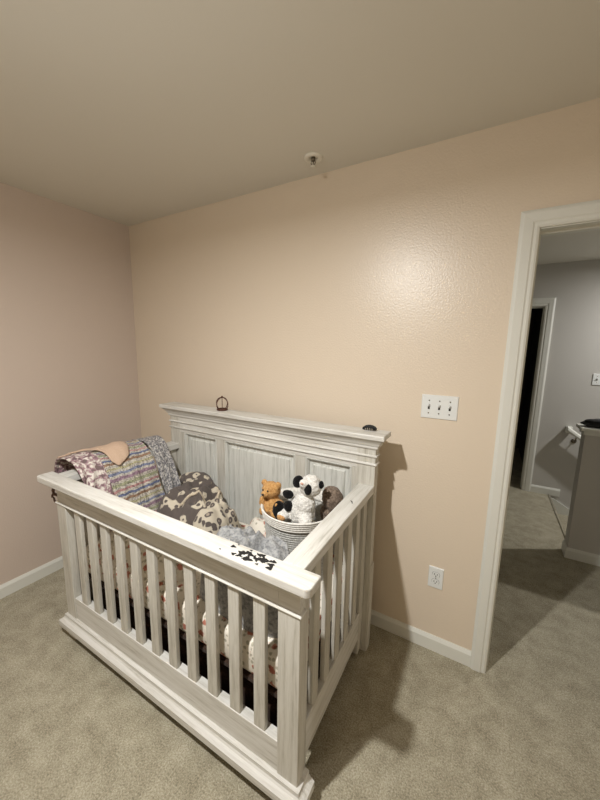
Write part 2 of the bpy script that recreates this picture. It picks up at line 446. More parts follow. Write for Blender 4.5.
for t in (0.10, 1.2):
    bm = bmesh.new(); tube(bm, [(t*dx, -0.002, t*dz-0.075), (t*dx, -0.05, t*dz-0.07), (t*dx, -0.08, t*dz-0.02)], 0.007, 8)
    bmesh.ops.create_cone(bm, cap_ends=True, segments=16, radius1=0.025, radius2=0.022, depth=0.006, matrix=Matrix.Translation((t*dx, -0.004, t*dz-0.075)) @ Matrix.Rotation(pi/2, 4, 'X'))
    link('rail_bracket', bm, M_brass, hr, True)

# black bag on the half wall
bm = bmesh.new(); ell(bm, (0.13, 0, 0.035), (0.12, 0.055, 0.030)); ell(bm, (0.05, 0, 0.022), (0.06, 0.05, 0.014)); ell(bm, (0.20, 0.01, 0.042), (0.1, 0.05, 0.034))
box(bm, 0.02, 0.26, -0.05, 0.05, 0.003, 0.03, bev=0.008)
bag = remesh(link('pouch', bm, M_black, None, True, (3.10, 1.42, 1.018)), 0.006, 4, 0.008, 0.05)
tag(bag, 'soft black pouch lying on the cap of the grey half wall', 'pouch')

# fixtures on walls and ceilings --------------------------------------------
def ceiling_light(loc, label):
    dz_ = loc.z+0.055-H
    r = empty('ceiling_light', (loc.x, loc.y, H)); tag(r, label, 'ceiling light')
    if dz_ < -0.05:
        bm = bmesh.new(); lathe(bm, [(0, 0), (0.06, 0), (0.06, -0.015), (0.015, -0.03), (0.012, dz_-0.001), (0, dz_-0.001)])
        link('canopy_stem', bm, M_white_metal, r, True)
    bm = bmesh.new(); lathe(bm, [(0.0, 0), (0.14, 0), (0.145, -0.012), (0.135, -0.04), (0.10, -0.048), (0.095, -0.044), (0, -0.044)])
    if dz_ < -0.05: bmesh.ops.translate(bm, verts=bm.verts, vec=(0, 0, dz_))
    link('housing', bm, M_white_metal, r, True)
    bm = bmesh.new(); lathe(bm, [(0, -0.046), (0.09, -0.046), (0.09, -0.05), (0, -0.052)])
    if dz_ < -0.05: bmesh.ops.translate(bm, verts=bm.verts, vec=(0, 0, dz_))
    link('diffuser', bm, M_diff, r, True)
ceiling_light(ROOM_LIGHT, 'round semi-flush ceiling light on a short stem in the bedroom')
ceiling_light(HALL_LIGHT, 'round flush ceiling light over the stairwell')

sp = empty('fire_sprinkler', (1.662, -0.150, H)); tag(sp, 'small pendent fire sprinkler on the ceiling above the crib', 'sprinkler')
bm = bmesh.new(); lathe(bm, [(0.016, 0), (0.045, 0), (0.045, -0.004), (0.037, -0.010), (0.026, -0.009), (0.018, -0.002)], closed=True)
link('escutcheon', bm, M_white_metal, sp, True)
bm = bmesh.new(); lathe(bm, [(0, 0), (0.010, 0), (0.010, -0.014), (0.006, -0.018), (0, -0.018)])
tube(bm, [(0.009, 0, -0.012), (0.012, 0, -0.024), (0.003, 0, -0.038)], 0.002, 6); tube(bm, [(-0.009, 0, -0.012), (-0.012, 0, -0.024), (-0.003, 0, -0.038)], 0.002, 6)
link('sprinkler_frame', bm, M_brass, sp, True)
bm = bmesh.new(); tube(bm, [(0, 0, -0.017), (0, 0, -0.038)], 0.0022, 8)
tag(link('glass_bulb', bm, M_brass, sp, True))
bm = bmesh.new(); lathe(bm, [(0, -0.038), (0.013, -0.038), (0.014, -0.040), (0, -0.041)])
link('deflector', bm, M_white_metal, sp, True)

def plate(bm, w_, h_, t=0.006, b=0.003):
    v = [bm.verts.new(p) for p in ((-w_, 0, -h_), (w_, 0, -h_), (w_, 0, h_), (-w_, 0, h_), (-w_+b, -t, -h_+b), (w_-b, -t, -h_+b), (w_-b, -t, h_-b), (-w_+b, -t, h_-b))]
    for q in ((3, 2, 1, 0), (4, 5, 6, 7), (0, 1, 5, 4), (1, 2, 6, 5), (2, 3, 7, 6), (3, 0, 4, 7)): bm.faces.new([v[i] for i in q])
    return bm
def disc_y(bm, x, y, z, r, d=0.002):
    bmesh.ops.create_cone(bm, cap_ends=True, segments=14, radius1=r, radius2=r, depth=d, matrix=Matrix.Translation((x, y, z)) @ Matrix.Rotation(pi/2, 4, 'X'))
def switch_plate(name, loc, n, label, rot=0):
    r = empty(name, loc, rot); tag(r, label, 'light switch')
    link('cover_plate', plate(bmesh.new(), 0.035+0.023*(n-1), 0.057), M_plate, r)
    for k in range(n):
        x = (k-(n-1)/2)*0.046
        bm = bx(x-0.0045, x+0.0045, -0.0068, -0.0055, -0.012, 0.012)
        link('toggle_slot', bm, M_dark, r)
        bm = bmesh.new(); v = [bm.verts.new(p) for p in ((x-0.0038, -0.0055, 0.010), (x+0.0038, -0.0055, 0.010), (x+0.0038, -0.0055, -0.002), (x-0.0038, -0.0055, -0.002), (x-0.003, -0.018, 0.013), (x+0.003, -0.018, 0.013), (x+0.003, -0.018, 0.007), (x-0.003, -0.018, 0.007))]
        for q in ((3, 2, 1, 0), (4, 5, 6, 7), (0, 1, 5, 4), (1, 2, 6, 5), (2, 3, 7, 6), (3, 0, 4, 7)): bm.faces.new([v[i] for i in q])
        link('toggle', bm, M_plate, r)
        for s in (-1, 1):
            bm = bmesh.new(); disc_y(bm, x, -0.0066, s*0.030, 0.0032, 0.0016)
            link('screw', bm, M_brass, r, True)
switch_plate('light_switch', (2.287, 0, 1.283), 3, 'white three-toggle light switch on the peach wall beside the door')
switch_plate('light_switch', (3.44, HY1, 1.285), 2, 'white light switch on the grey hall wall above the half wall')

ol = empty('power_outlet', (2.338, 0, 0.410)); tag(ol, 'white double power outlet low on the peach wall', 'outlet')
link('cover_plate', plate(bmesh.new(), 0.0355, 0.057), M_plate, ol)
for s in (-1, 1):
    bm = bmesh.new()
    ring = [(0.017*cos(t)*1.0, max(-0.0125, min(0.0125, 0.0165*sin(t)))) for t in [2*pi*k/28 for k in range(28)]]
    a = [bm.verts.new((x, -0.0055, z+s*0.0195)) for x, z in ring]; b = [bm.verts.new((x, -0.0085, z+s*0.0195)) for x, z in ring]
    bm.faces.new(list(reversed(b)))
    for i in range(28): bm.faces.new((a[i], a[(i+1) % 28], b[(i+1) % 28], b[i]))
    rc = link('receptacle', bm, M_plate, ol)
    bm = bmesh.new()
    box(bm, -0.0078, -0.0052, -0.0092, -0.0080, s*0.0195-0.002, s*0.0195+0.0075); box(bm, 0.0052, 0.0078, -0.0092, -0.0080, s*0.0195-0.001, s*0.0195+0.0065); disc_y(bm, 0, -0.0087, s*0.0195-0.0068, 0.0028, 0.001)
    link('socket_slots', bm, M_dark, rc)
    bm = bmesh.new()
    a = [bm.verts.new((x*1.09, -0.0058, z*1.09+s*0.0195)) for x, z in ring]; b = [bm.verts.new((x*1.02, -0.0066, z*1.02+s*0.0195)) for x, z in ring]
    for i in range(28): bm.faces.new((a[i], a[(i+1) % 28], b[(i+1) % 28], b[i]))
    link('receptacle_gap', bm, M_dark, rc)
bm = bmesh.new(); disc_y(bm, 0, -0.0066, 0, 0.003, 0.0016); link('screw', bm, M_brass, ol, True)

# ------------------------------------------------------------ crib
CX, CY, CTH = 0.6446, -0.9181, 0.0079
L, D, PW, HF, HB = 1.4138, 0.760, 0.0795, 0.908, 1.165
crib = empty('crib', (CX, CY, 0), CTH)
tag(crib, 'whitewashed wooden convertible crib with a tall panelled headboard', 'crib')
def cp(name, bm, m, smooth=False, parent=None, label=None):
    o = link(name, bm, m, parent or crib, smooth)
    if label: o['label'] = label
    return o
# front
for u in (0, L-PW): cp('front_post', bx(u, u+PW, 0, 0.036, 0.05, 0.760, bev=0.002), M_woodZ)
cp('bottom_rail', bx(PW, L-PW, 0.004, 0.041, 0.06, 0.250, bev=0.003), M_woodX)
cp('frieze_board', bx(PW+0.0006, L-PW-0.0006, 0.004, 0.036, 0.762, 0.88, bev=0.0006), M_woodX)
for u in (0, L-PW): cp('corner_block', bx(u+0.004, u+PW-0.004 if u else u+PW, 0.004, 0.036, 0.762, 0.88, bev=0.0006) if not u else bx(u, u+PW-0.004, 0.004, 0.036, 0.762, 0.88, bev=0.0006), M_woodX)
def U3(prof, x0, x1, y0, y1):
    return sweep(prof, [((x0, y1), (-1, 0)), ((x0, y0), (-1, -1)), ((x1, y0), (1, -1)), ((x1, y1), (1, 0))])
cp('bead_moulding', U3([(-0.008, 0.757), (0.003, 0.757), (0.005, 0.759), (0.005, 0.761), (0.003, 0.764), (-0.003, 0.7655), (-0.008, 0.766)], 0, L, 0, 0.036), M_woodX)
cp('cove_moulding', U3([(-0.010, 0.822), (-0.0035, 0.822), (-0.002, 0.826), (-0.001, 0.850), (0.016, 0.870), (0.020, 0.8785), (-0.010, 0.8785)], 0, L, 0, 0.036), M_woodX)
# cap with clipped corners
bm = bmesh.new(); a_, b0, b1 = 0.056, -0.054, 0.021
outl = [(-a_, b0+0.012), (-a_+0.012, b0), (L+a_-0.012, b0), (L+a_, b0+0.012), (L+a_, b1), (-a_, b1)]
lo = [bm.verts.new((x, y, 0.877)) for x, y in outl]; hi = [bm.verts.new((x, y, HF)) for x, y in outl]
bm.faces.new(list(reversed(lo))); bm.faces.new(hi)
for i in range(6): bm.faces.new((lo[i], lo[(i+1) % 6], hi[(i+1) % 6], hi[i]))
bmesh.ops.bevel(bm, geom=list(bm.edges), offset=0.005, segments=2, affect='EDGES', profile=0.5)
cap = cp('top_rail', bm, M_woodX)
proto = None
def slat_bm(w_, t, z0, z1):
    return bx(-w_/2, w_/2, -t/2, t/2, z0, z1, bev=0.0035)
for i in range(11):
    if proto is None:
        proto = cp('front_slat', slat_bm(0.048, 0.020, 0.246, 0.765), M_woodZ); o = proto
    else:
        o = proto.copy(); COL.objects.link(o)
    o.location = (0.166+0.1090*i, 0.017, 0)
# plinth
cp('plinth_moulding', U3([(-0.004, 0.050), (0.018, 0.050), (0.022, 0.058), (0.028, 0.062), (0.033, 0.068), (0.033, 0.097), (0.024, 0.104), (0.017, 0.108), (0.012, 0.114), (0.011, 0.128), (-0.004, 0.130)], 0, L, 0, 0.062), M_woodX)
for u in (-0.005, L-0.065): cp('foot', bx(u, u+0.07, -0.005, 0.055, 0.0, 0.052, bev=0.003), M_woodZ)
# side panels
for side in (0, 1):
    u0, u1 = (L-0.0768, L) if side else (0, 0.0768)
    uc = (L-0.040) if side else 0.040
    cp('side_top_rail', bx(u0, u1, 0.019, 0.708, 0.868, HF-0.001, bev=0.004), M_woodY)
    cp('side_bottom_rail', bx(uc-0.015, uc+0.015, 0.036, 0.706, 0.105, 0.255, bev=0.003), M_woodY)
    for (v0, v1) in ((0.037, 0.105), (0.652, 0.704)):
        cp('side_stile', bx(uc-0.016, uc+0.016, v0, v1, 0.02 if v0 > 0.5 else 0.05, 0.875, bev=0.003), M_woodZ)
    sp_ = None
    for i in range(5):
        if sp_ is None:
            sp_ = cp('side_slat', bx(-0.011, 0.011, -0.023, 0.023, 0.25, 0.872, bev=0.0035), M_woodZ); o = sp_
        else:
            o = sp_.copy(); COL.objects.link(o)
        o.location = (uc, 0.180+0.1035*i, 0)
# headboard
V0 = 0.708
for u in (0, L-0.092):
    cp('headboard_post', bx(u, u+0.092, V0, D, 0.0, 1.09, bev=0.002), M_woodZ)
    cp('headboard_leg', bx(u-0.004 if u == 0 else u+0.02, u+0.072 if u == 0 else u+0.097, V0+0.004, D+0.006, 0.0, 0.48, bev=0.002), M_woodZ)
cp('headboard_frieze', bx(0.092, L-0.092, V0+0.001, D-0.005, 0.985, 1.09, bev=0.001), M_woodX)
hb_bot = 0.22
for (a, b) in ((0.092, 0.125), (0.410, 0.475), (0.975, 1.038), (1.298, L-0.092)):
    cp('headboard_stile', bx(a, b, V0+0.004, D-0.008, hb_bot, 0.985, bev=0.001), M_woodZ)
cp('headboard_lower_rail', bx(0.092, L-0.092, V0+0.006, D-0.010, hb_bot, 0.34, bev=0.001), M_woodX)
for (a, b) in ((0.125, 0.410), (0.475, 0.975), (1.038, 1.298)):
    bm = bmesh.new()
    # raised field: frame of slope around a flat field
    x0, x1, z0, z1, y = a, b, 0.34, 0.985, V0+0.026
    ins = 0.045
    o_ = [bm.verts.new(p) for p in ((x0, y, z0), (x1, y, z0), (x1, y, z1), (x0, y, z1))]
    i0 = [bm.verts.new(p) for p in ((x0+ins-0.006, y-0.001, z0+ins), (x1-ins+0.006, y-0.001, z0+ins), (x1-ins+0.006, y-0.001, z1-ins+0.006), (x0+ins-0.006, y-0.001, z1-ins+0.006))]
    i1 = [bm.verts.new(p) for p in ((x0+ins, y-0.010, z0+ins), (x1-ins, y-0.010, z0+ins), (x1-ins, y-0.010, z1-ins), (x0+ins, y-0.010, z1-ins))]
    bk = [bm.verts.new(p) for p in ((x0, y+0.012, z0), (x1, y+0.012, z0), (x1, y+0.012, z1), (x0, y+0.012, z1))]
    for A, B in ((o_, i0), (i0, i1), (bk, o_)):
        for k in range(4): bm.faces.new((A[k], A[(k+1) % 4], B[(k+1) % 4], B[k]))
    bm.faces.new(i1); bm.faces.new(list(reversed(bk)))
    pn = cp('headboard_panel', bm, M_woodP)
    cp('panel_moulding', frame_xz([(0, -0.004), (0, 0.006), (0.004, 0.009), (0.009, 0.007), (0.012, 0.0), (0.018, -0.008), (0.018, -0.016), (0, -0.016)], a, b, 0.34, 0.985, V0+0.010), M_woodP, parent=pn)
crown = cp('crown_moulding', U3([(-0.05, 1.088), (0.006, 1.088), (0.009, 1.094), (0.009, 1.102), (0.014, 1.106), (0.020, 1.118), (0.032, 1.132), (0.038, 1.140), (0.046, 1.143), (0.047, 1.160), (0.044, 1.165), (-0.05, 1.165)], 0, L, V0, D+0.023), M_woodX)
cp('crown_top', bx(0.045, L-0.045, V0+0.045, D+0.021, 1.120, 1.1645), M_woodX)
for z in (1.052, 1.012):
    cp('headboard_bead', U3([(-0.004, z-0.005), (0.005, z-0.005), (0.008, z-0.001), (0.007, z+0.003), (0.002, z+0.006), (-0.004, z+0.006)], 0, L, V0, D-0.004), M_woodX)
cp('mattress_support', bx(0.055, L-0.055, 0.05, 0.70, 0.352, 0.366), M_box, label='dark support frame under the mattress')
# chipped marks (flat, thin, on the rail tops)
def chips(name, pts, z, sizes):
    bm = bmesh.new()
    for k, (u, v) in enumerate(pts):
        r = sizes[k % len(sizes)]*1.5; n = 11
        ph = random.uniform(0, 6)
        rad = [r*(1+0.35*sin(3*t+ph)+0.2*random.uniform(-1, 1)) for t in [2*pi*i/n for i in range(n)]]
        lo = [bm.verts.new((u+rad[i]*1.15*cos(2*pi*i/n), v+rad[i]*0.8*sin(2*pi*i/n), z-0.002)) for i in range(n)]
        hi = [bm.verts.new((u+rad[i]*1.15*cos(2*pi*i/n), v+rad[i]*0.8*sin(2*pi*i/n), z+0.0006+0.00005*k)) for i in range(n)]
        bm.faces.new(hi)
        for i in range(n): bm.faces.new((lo[i], lo[(i+1) % n], hi[(i+1) % n], hi[i]))
    return bm
P1 = [(1.163, -0.002), (1.171, 0.014), (1.188, -0.032), (1.199, -0.014), (1.208, -0.029), (1.208, -0.018), (1.213, -0.012), (1.22, -0.008), (1.225, -0.002), (1.226, 0.01), (1.238, -0.009), (1.243, -0.029), (1.23, -0.033), (1.252, -0.009), (1.268, -0.017), (1.281, -0.035), (1.263, 0.006), (1.274, 0.006), (1.284, -0.01), (1.273, -0.011), (1.294, -0.012), (1.301, -0.006), (1.31, -0.003), (1.319, 0.0), (1.32, -0.016), (1.324, -0.031), (1.134, -0.035)]
S1 = [0.0055, 0.002, 0.005, 0.004, 0.006, 0.007, 0.006, 0.004, 0.005, 0.003, 0.007, 0.008, 0.004, 0.004, 0.007, 0.003, 0.006, 0.006, 0.008, 0.005, 0.005, 0.004, 0.004, 0.005, 0.006, 0.006, 0.0022]
todo = list(range(len(P1)))
while todo:
    grp = [todo.pop(0)]; k = 0
    while k < len(grp):
        for q in list(todo):
            if math.dist(P1[grp[k]], P1[q]) < 1.2*(S1[grp[k]]+S1[q]): grp.append(q); todo.remove(q)
        k += 1
    cp('chipped_mark', chips('chipped_mark', [P1[q] for q in grp], HF, [S1[q] for q in grp]), M_dark, parent=cap, label='black chipped mark')

def incrib(o):
    """place a top-level object's frame on the crib's frame"""
    l = o.location.copy()
    o.location = (CX+l.x*cos(CTH)-l.y*sin(CTH), CY+l.x*sin(CTH)+l.y*cos(CTH), l.z)
    o.rotation_euler.z += CTH
    return o
def rehome(bm, loc):
    bmesh.ops.translate(bm, verts=bm.verts, vec=-Vector(loc)); return bm
def put(name, bm, m, base, label=None, cat=None, smooth=True):
    """top-level object in crib coordinates with its origin at base"""
    o = link(name, rehome(bm, base), m, None, smooth, base)
    incrib(o)
    if label: tag(o, label, cat)
    return o

# mattress with fitted sheet
MT = 0.508
mat = put('crib_mattress', bx(0.070, L-0.070, 0.055, 0.695, 0.368, MT, bev=0.022), M_floral, (0.7, 0.37, 0.368), 'crib mattress in a cream floral fitted sheet', 'mattress')
# added dark box standing in for the dark area under the crib
put('dark_filler_box', bx(0.12, L-0.12, 0.09, 0.66, 0.002, 0.245, bev=0.015), M_box, (0.7, 0.37, 0.0), 'dark brown box added to fill the dark area under the crib', 'storage box')

# ------------------------------------------------------------ bedding
def fbm(x, y, z=0.0): return noise.noise(Vector((x, y, z)))
def ridged(x, y, z=0.0): return 1-abs(noise.noise(Vector((x, y, z))))*2
def heap(cu, cv, ru, rv, h, z0, seed, fold=0.03, fs=6.0, ang=0.0, p=2.6, n=90, dirn=(1, 0.3), wob=0.08):
    bm = bmesh.new(); g = []
    ca, sa = cos(ang), sin(ang)
    for i in range(n+1):
        row = []
        for j in range(n+1):
            a, b = -1+2*i/n, -1+2*j/n
            # square -> disc
            x, y = a*math.sqrt(1-b*b/2), b*math.sqrt(1-a*a/2)
            d = math.hypot(x, y); th = math.atan2(y, x)
            k = 1+wob*fbm(cos(th)*1.5+seed, sin(th)*1.5, seed)*2
            u, v = x*ru*k, y*rv*k
            X, Y = cu+u*ca-v*sa, cv+u*sa+v*ca
            env = max(0.0, 1-d**p)**0.6
            wx, wy = X*fs+1.5*fbm(X*5, Y*5, seed), Y*fs+1.5*fbm(X*5+9, Y*5, seed)
            f = ridged(wx*dirn[0]+seed, wy*dirn[1], seed*1.3)*0.7 + ridged(wx*0.9*dirn[1]+seed, wy*1.1*dirn[0]+4, seed)*0.45
            z = z0 + env*(h+fold*(f-0.3)+0.5*fold*fbm(X*22, Y*22, seed))
            row.append(bm.verts.new((X, Y, z)))
        g.append(row)
    for i in range(n):
        for j in range(n): bm.faces.new((g[i][j], g[i+1][j], g[i+1][j+1], g[i][j+1]))
    def H_(i, j): return g[i][j].co.copy()
    bnd = [g[i][0] for i in range(n+1)]+[g[n][j] for j in range(1, n+1)]+[g[i][n] for i in range(n-1, -1, -1)]+[g[0][j] for j in range(n-1, 0, -1)]
    bot = [bm.verts.new((v.co.x, v.co.y, z0-0.001)) for v in bnd]
    for k in range(len(bnd)): bm.faces.new((bnd[k], bot[k], bot[(k+1) % len(bnd)], bnd[(k+1) % len(bnd)]))
    bm.faces.new(bot)
    grid = [[v.co.copy() for v in row] for row in g]
    return bm, grid
def on_grid(grid, a, b):
    n = len(grid)-1
    i = min(n-1, max(0, int((a+1)/2*n))); j = min(n-1, max(0, int((b+1)/2*n)))
    return grid[i][j]

# floral quilt along the front slats
bm, g = heap(0.42, 0.145, 0.33, 0.068, 0.070, MT+0.001, 3.1, 0.05, 9.0, 0.0, 4.0, 90, (1, 0.2))
put('floral_quilt', bm, M_floral, (0.42, 0.145, MT), 'crumpled cream floral quilt bunched behind the front slats', 'quilt')
bm, g = heap(0.86, 0.600, 0.115, 0.085, 0.10, MT+0.001, 6.2, 0.03, 9.0, 0.0, 3.0, 60, (1, 0.6), 0.05)
put('floral_pillow', bm, M_floral, (0.86, 0.60, MT), 'small cream floral pillow between leopard blanket and basket by the headboard', 'pillow')
# pale grey fleece blanket
bm, g = heap(1.075, 0.200, 0.265, 0.115, 0.255, MT+0.001, 7.7, 0.075, 11.0, 0.0, 5.0, 120, (1, 0.5), 0.05)
put('fleece_blanket', bm, M_grey, (1.05, 0.195, MT), 'crumpled pale grey fleece blanket in front of the toy basket', 'blanket')
# leopard plush blanket: body, hood roll, piping
bm, g = heap(0.49, 0.445, 0.24, 0.21, 0.215, MT+0.001, 2.3, 0.085, 6.0, -0.05, 3.4, 120, (1, 0.5), 0.05)
from mathutils.bvhtree import BVHTree
bm.normal_update(); LEO_T = BVHTree.FromBMesh(bm)
leo = put('leopard_blanket', bm, M_leo1, (0.4, 0.5, MT), 'dark grey and cream leopard print plush blanket heaped by the headboard', 'blanket')
bo = Vector((0.4, 0.5, MT))
def leop(name, bm, m):
    return link(name, rehome(bm, bo), m, leo, True)
# smaller-print end that spills to the right
bm, g2 = heap(0.66, 0.42, 0.125, 0.17, 0.215, MT+0.001, 5.9, 0.04, 7.0, 0.3, 3.0, 80, (1, 0.6), 0.06)
bm.normal_update(); END_T = BVHTree.FromBMesh(bm)
leop('printed_end', bm, M_leo2)
bm = bmesh.new(); ell(bm, (0.38, 0.56, 0.765), (0.115, 0.055, 0.045), (0, -0.05, 0.15)); ell(bm, (0.46, 0.55, 0.755), (0.06, 0.05, 0.045))
remesh(leop('hood_roll', bm, M_leo1), 0.006, 5, 0.02, 0.05)
pts = []
for k in range(25):
    t = k/24
    x = 0.50+0.07*t; y = 0.34+0.24*t-0.03*sin(pi*t)
    x += 0.05*sin(pi*t); zz = [T_.ray_cast(Vector((x, y, 1.2)), Vector((0, 0, -1)))[0] for T_ in (LEO_T, END_T)]
    pts.append((x, y, max([q.z for q in zz if q] or [0.6])+0.004))
bm = bmesh.new(); tube(bm, pts, 0.008, 8); leop('piping', bm, M_cream)

# things draped over the left side rail
PATH = [(-0.078, 0.70), (-0.082, 0.80), (-0.080, 0.88), (-0.062, 0.930), (-0.02, 0.948), (0.03, 0.952), (0.075, 0.935), (0.12, 0.885), (0.16, 0.81), (0.19, 0.73), (0.215, 0.66), (0.232, 0.59), (0.24, 0.52)]
def pathat(s):
    x = s*(len(PATH)-1); i = min(len(PATH)-2, int(x)); f = x-i
    def cr_(p0, p1, p2, p3): return 0.5*((2*p1)+(-p0+p2)*f+(2*p0-5*p1+4*p2-p3)*f*f+(-p0+3*p1-3*p2+p3)*f**3)
    P_ = [PATH[max(0, min(len(PATH)-1, k))] for k in (i-1, i, i+1, i+2)]
    return cr_(*[p[0] for p in P_]), cr_(*[p[1] for p in P_])
def drape_pt(s, v, seed, lift=0.0, amp=1.0):
    u, z = pathat(s)
    ins = min(1.0, max(0.0, (s-0.35)*3)); bulge = 0.5+0.5*ins
    f = 0.020*fbm(s*5, v*11, seed)+0.010*ridged(s*3+seed, v*22+1.2*fbm(s*4, v*6, seed), seed)
    n = 0.006+lift+amp*bulge*max(-0.004, f)
    e = 1e-2
    u2, z2 = pathat(min(1, s+e)); u1, z1 = pathat(max(0, s-e))
    t = Vector((u2-u1, 0, z2-z1)).normalized(); nm = Vector((-t.z, 0, t.x))
    return Vector((u, v, z))+nm*n
def drape(s0, s1, v0f, v1f, seed, lift, thick=0.006, ns=90, nv=70, hem=0.02, amp=1.0):
    bm = bmesh.new(); uvl = bm.loops.layers.uv.new('UVMap'); top = []; bot = []; uv = {}
    for i in range(ns+1):
        r1 = []; r2 = []
        for j in range(nv+1):
            s = s0+(s1-s0)*i/ns; b = j/nv
            s += hem*fbm(b*4, seed, 0.5)*(1 if i > ns/2 else -1)*abs(2*i/ns-1)
            v = v0f(s)+(v1f(s)-v0f(s))*b
            p = drape_pt(max(0, min(1, s)), v, seed, lift, amp)
            q = drape_pt(max(0, min(1, s)), v, seed, lift-thick, amp)
            a = bm.verts.new(p); c = bm.verts.new(q); uv[a] = (s, b); uv[c] = (s, b)
            r1.append(a); r2.append(c)
        top.append(r1); bot.append(r2)
    for i in range(ns):
        for j in range(nv):
            bm.faces.new((top[i][j], top[i+1][j], top[i+1][j+1], top[i][j+1]))
            bm.faces.new((bot[i][j], bot[i][j+1], bot[i+1][j+1], bot[i+1][j]))
    for i in range(ns):
        for j in (0, nv): bm.faces.new((top[i][j], top[i+1][j], bot[i+1][j], bot[i][j]))
    for j in range(nv):
        for i in (0, ns): bm.faces.new((top[i][j], top[i][j+1], bot[i][j+1], bot[i][j]))
    for f in bm.faces:
        for l in f.loops: l[uvl].uv = uv[l.vert]
    return bm
bm = drape(0.16, 0.93, lambda s: 0.178, lambda s: 0.455, 1.7, 0.014)
put('striped_blanket', bm, M_stripe, (0.03, 0.33, 0.91), 'multicolour striped knit blanket draped over the left crib rail', 'blanket')
bm = drape(0.12, 0.84, lambda s: 0.465, lambda s: 0.60-0.03*s, 8.3, 0.012)
put('marled_blanket', bm, M_knit, (0.03, 0.58, 0.91), 'grey and white marled knit blanket nearest the headboard on the left rail', 'blanket')
bm = drape(0.10, 0.72, lambda s: 0.050, lambda s: 0.175, 4.4, 0.022)
put('patterned_cloth', bm, M_mauve, (0.03, 0.12, 0.91), 'mauve and white patterned cloth bunched at the front end of the left rail', 'cloth')
# tan bib, lying across the striped blanket
def inpoly(x, y, P_):
    c = False; j = len(P_)-1
    for i in range(len(P_)):
        if (P_[i][1] > y) != (P_[j][1] > y) and x < (P_[j][0]-P_[i][0])*(y-P_[i][1])/(P_[j][1]-P_[i][1])+P_[i][0]: c = not c
        j = i
    return c
def strip_surface(L_, R_, lift, seed, n=40, m=10, thick=0.005):
    """surface between two polylines of (s, v)"""
    def at(P_, t):
        x = t*(len(P_)-1); i = min(len(P_)-2, int(x)); f = x-i
        return (P_[i][0]*(1-f)+P_[i+1][0]*f, P_[i][1]*(1-f)+P_[i+1][1]*f)
    bm = bmesh.new(); T = []; B = []
    for i in range(n+1):
        a, b = at(L_, i/n), at(R_, i/n); r1 = []; r2 = []
        for j in range(m+1):
            k = j/m; s, v = a[0]*(1-k)+b[0]*k, a[1]*(1-k)+b[1]*k
            r1.append(bm.verts.new(drape_pt(s, v, seed, lift+0.004*sin(pi*k), 1.0))); r2.append(bm.verts.new(drape_pt(s, v, seed, lift-thick, 1.0)))
        T.append(r1); B.append(r2)
    for i in range(n):
        for j in range(m):
            bm.faces.new((T[i][j], T[i+1][j], T[i+1][j+1], T[i][j+1])); bm.faces.new((B[i][j], B[i][j+1], B[i+1][j+1], B[i+1][j]))
        for j in (0, m): bm.faces.new((T[i][j], T[i+1][j], B[i+1][j], B[i][j]))
    for j in range(m):
        for i in (0, n): bm.faces.new((T[i][j], T[i][j+1], B[i][j+1], B[i][j]))
    return bm
BIB_A = [(0.24, 0.065), (0.29, 0.12), (0.34, 0.17), (0.40, 0.20), (0.47, 0.215), (0.545, 0.22), (0.58, 0.245)]
BIB_B = [(0.26, 0.070), (0.28, 0.20), (0.33, 0.29), (0.40, 0.345), (0.47, 0.35), (0.54, 0.32), (0.58, 0.255)]
bib = put('baby_bib', strip_surface(BIB_A, BIB_B, 0.030, 1.7), M_tan, (0.03, 0.2, 0.95), 'tan terry bib lying on the striped blanket over the left rail', 'bib')

# ------------------------------------------------------------ basket and toys
BU, BV, BR, BZ = 1.125, 0.505, 0.180, 0.832
bas = empty('rope_basket', (BU, BV, MT+0.002)); incrib(bas)
tag(bas, 'round white rope basket with grey sides, full of plush toys', 'basket')
def coil(z0, z1, r0, r1, rr):
    bm = bmesh.new(); n = max(1, int(round((z1-z0)/(rr*1.75))))
    prof = []
    for k in range(n):
        zc = z0+(k+0.5)*(z1-z0)/n; rc = r0+(r1-r0)*(k+0.5)/n
        for q in range(5): 
            t = -pi/2+pi*(q+0.5)/5; prof.append((rc+rr*cos(t), zc+rr*0.9*sin(t)))
    inner = [(r-rr*1.7, z) for r, z in reversed(prof[::5])]
    lathe(bm, prof+inner, 0, 0, 48, closed=True)
    return bm
zr = BZ-MT-0.002
bm = coil(0.0, zr-0.05, 0.140, 0.160, 0.006); lathe(bm, [(0, 0.001), (0.137, 0.001), (0.137, 0.008), (0, 0.008)], 0, 0, 48)
tag(link('basket_body', bm, M_ropeg, bas, True), 'grey rope sides')
tag(link('basket_rim', coil(zr-0.05, zr, 0.1665, 0.178, 0.0062), M_rope, bas, True), 'white rope rim')

def toy(name, base, label, cat):
    r = empty(name, base); incrib(r); tag(r, label, cat); return r
# golden-brown bear
bo = Vector((1.012, 0.452, 0.765)); t = toy('plush_bear', bo, 'small golden brown plush bear at the left of the basket', 'stuffed toy')
def tp(name, t, parts, m, vox=0.004, fur=0.006, fs=0.012, label=None, sm=3):
    bm = bmesh.new()
    for p in parts: ell(bm, *p)
    o = link(name, bm, m, t, True); remesh(o, vox, sm, fur, fs)
    if label: o['label'] = label
    return o
tp('body', t, [((0, 0, 0.045), (0.045, 0.04, 0.055)), ((0.035, -0.03, 0.03), (0.024, 0.03, 0.022)), ((-0.03, -0.03, 0.03), (0.022, 0.03, 0.022)), ((-0.012, 0, 0.125), (0.045, 0.042, 0.040)), ((-0.02, -0.038, 0.118), (0.020, 0.018, 0.016)), ((-0.052, 0.0, 0.152), (0.017, 0.010, 0.017)), ((0.026, 0.0, 0.156), (0.017, 0.010, 0.017)), ((0.045, -0.02, 0.075), (0.016, 0.03, 0.020)), ((-0.045, -0.02, 0.07), (0.015, 0.025, 0.030))], M_bear)
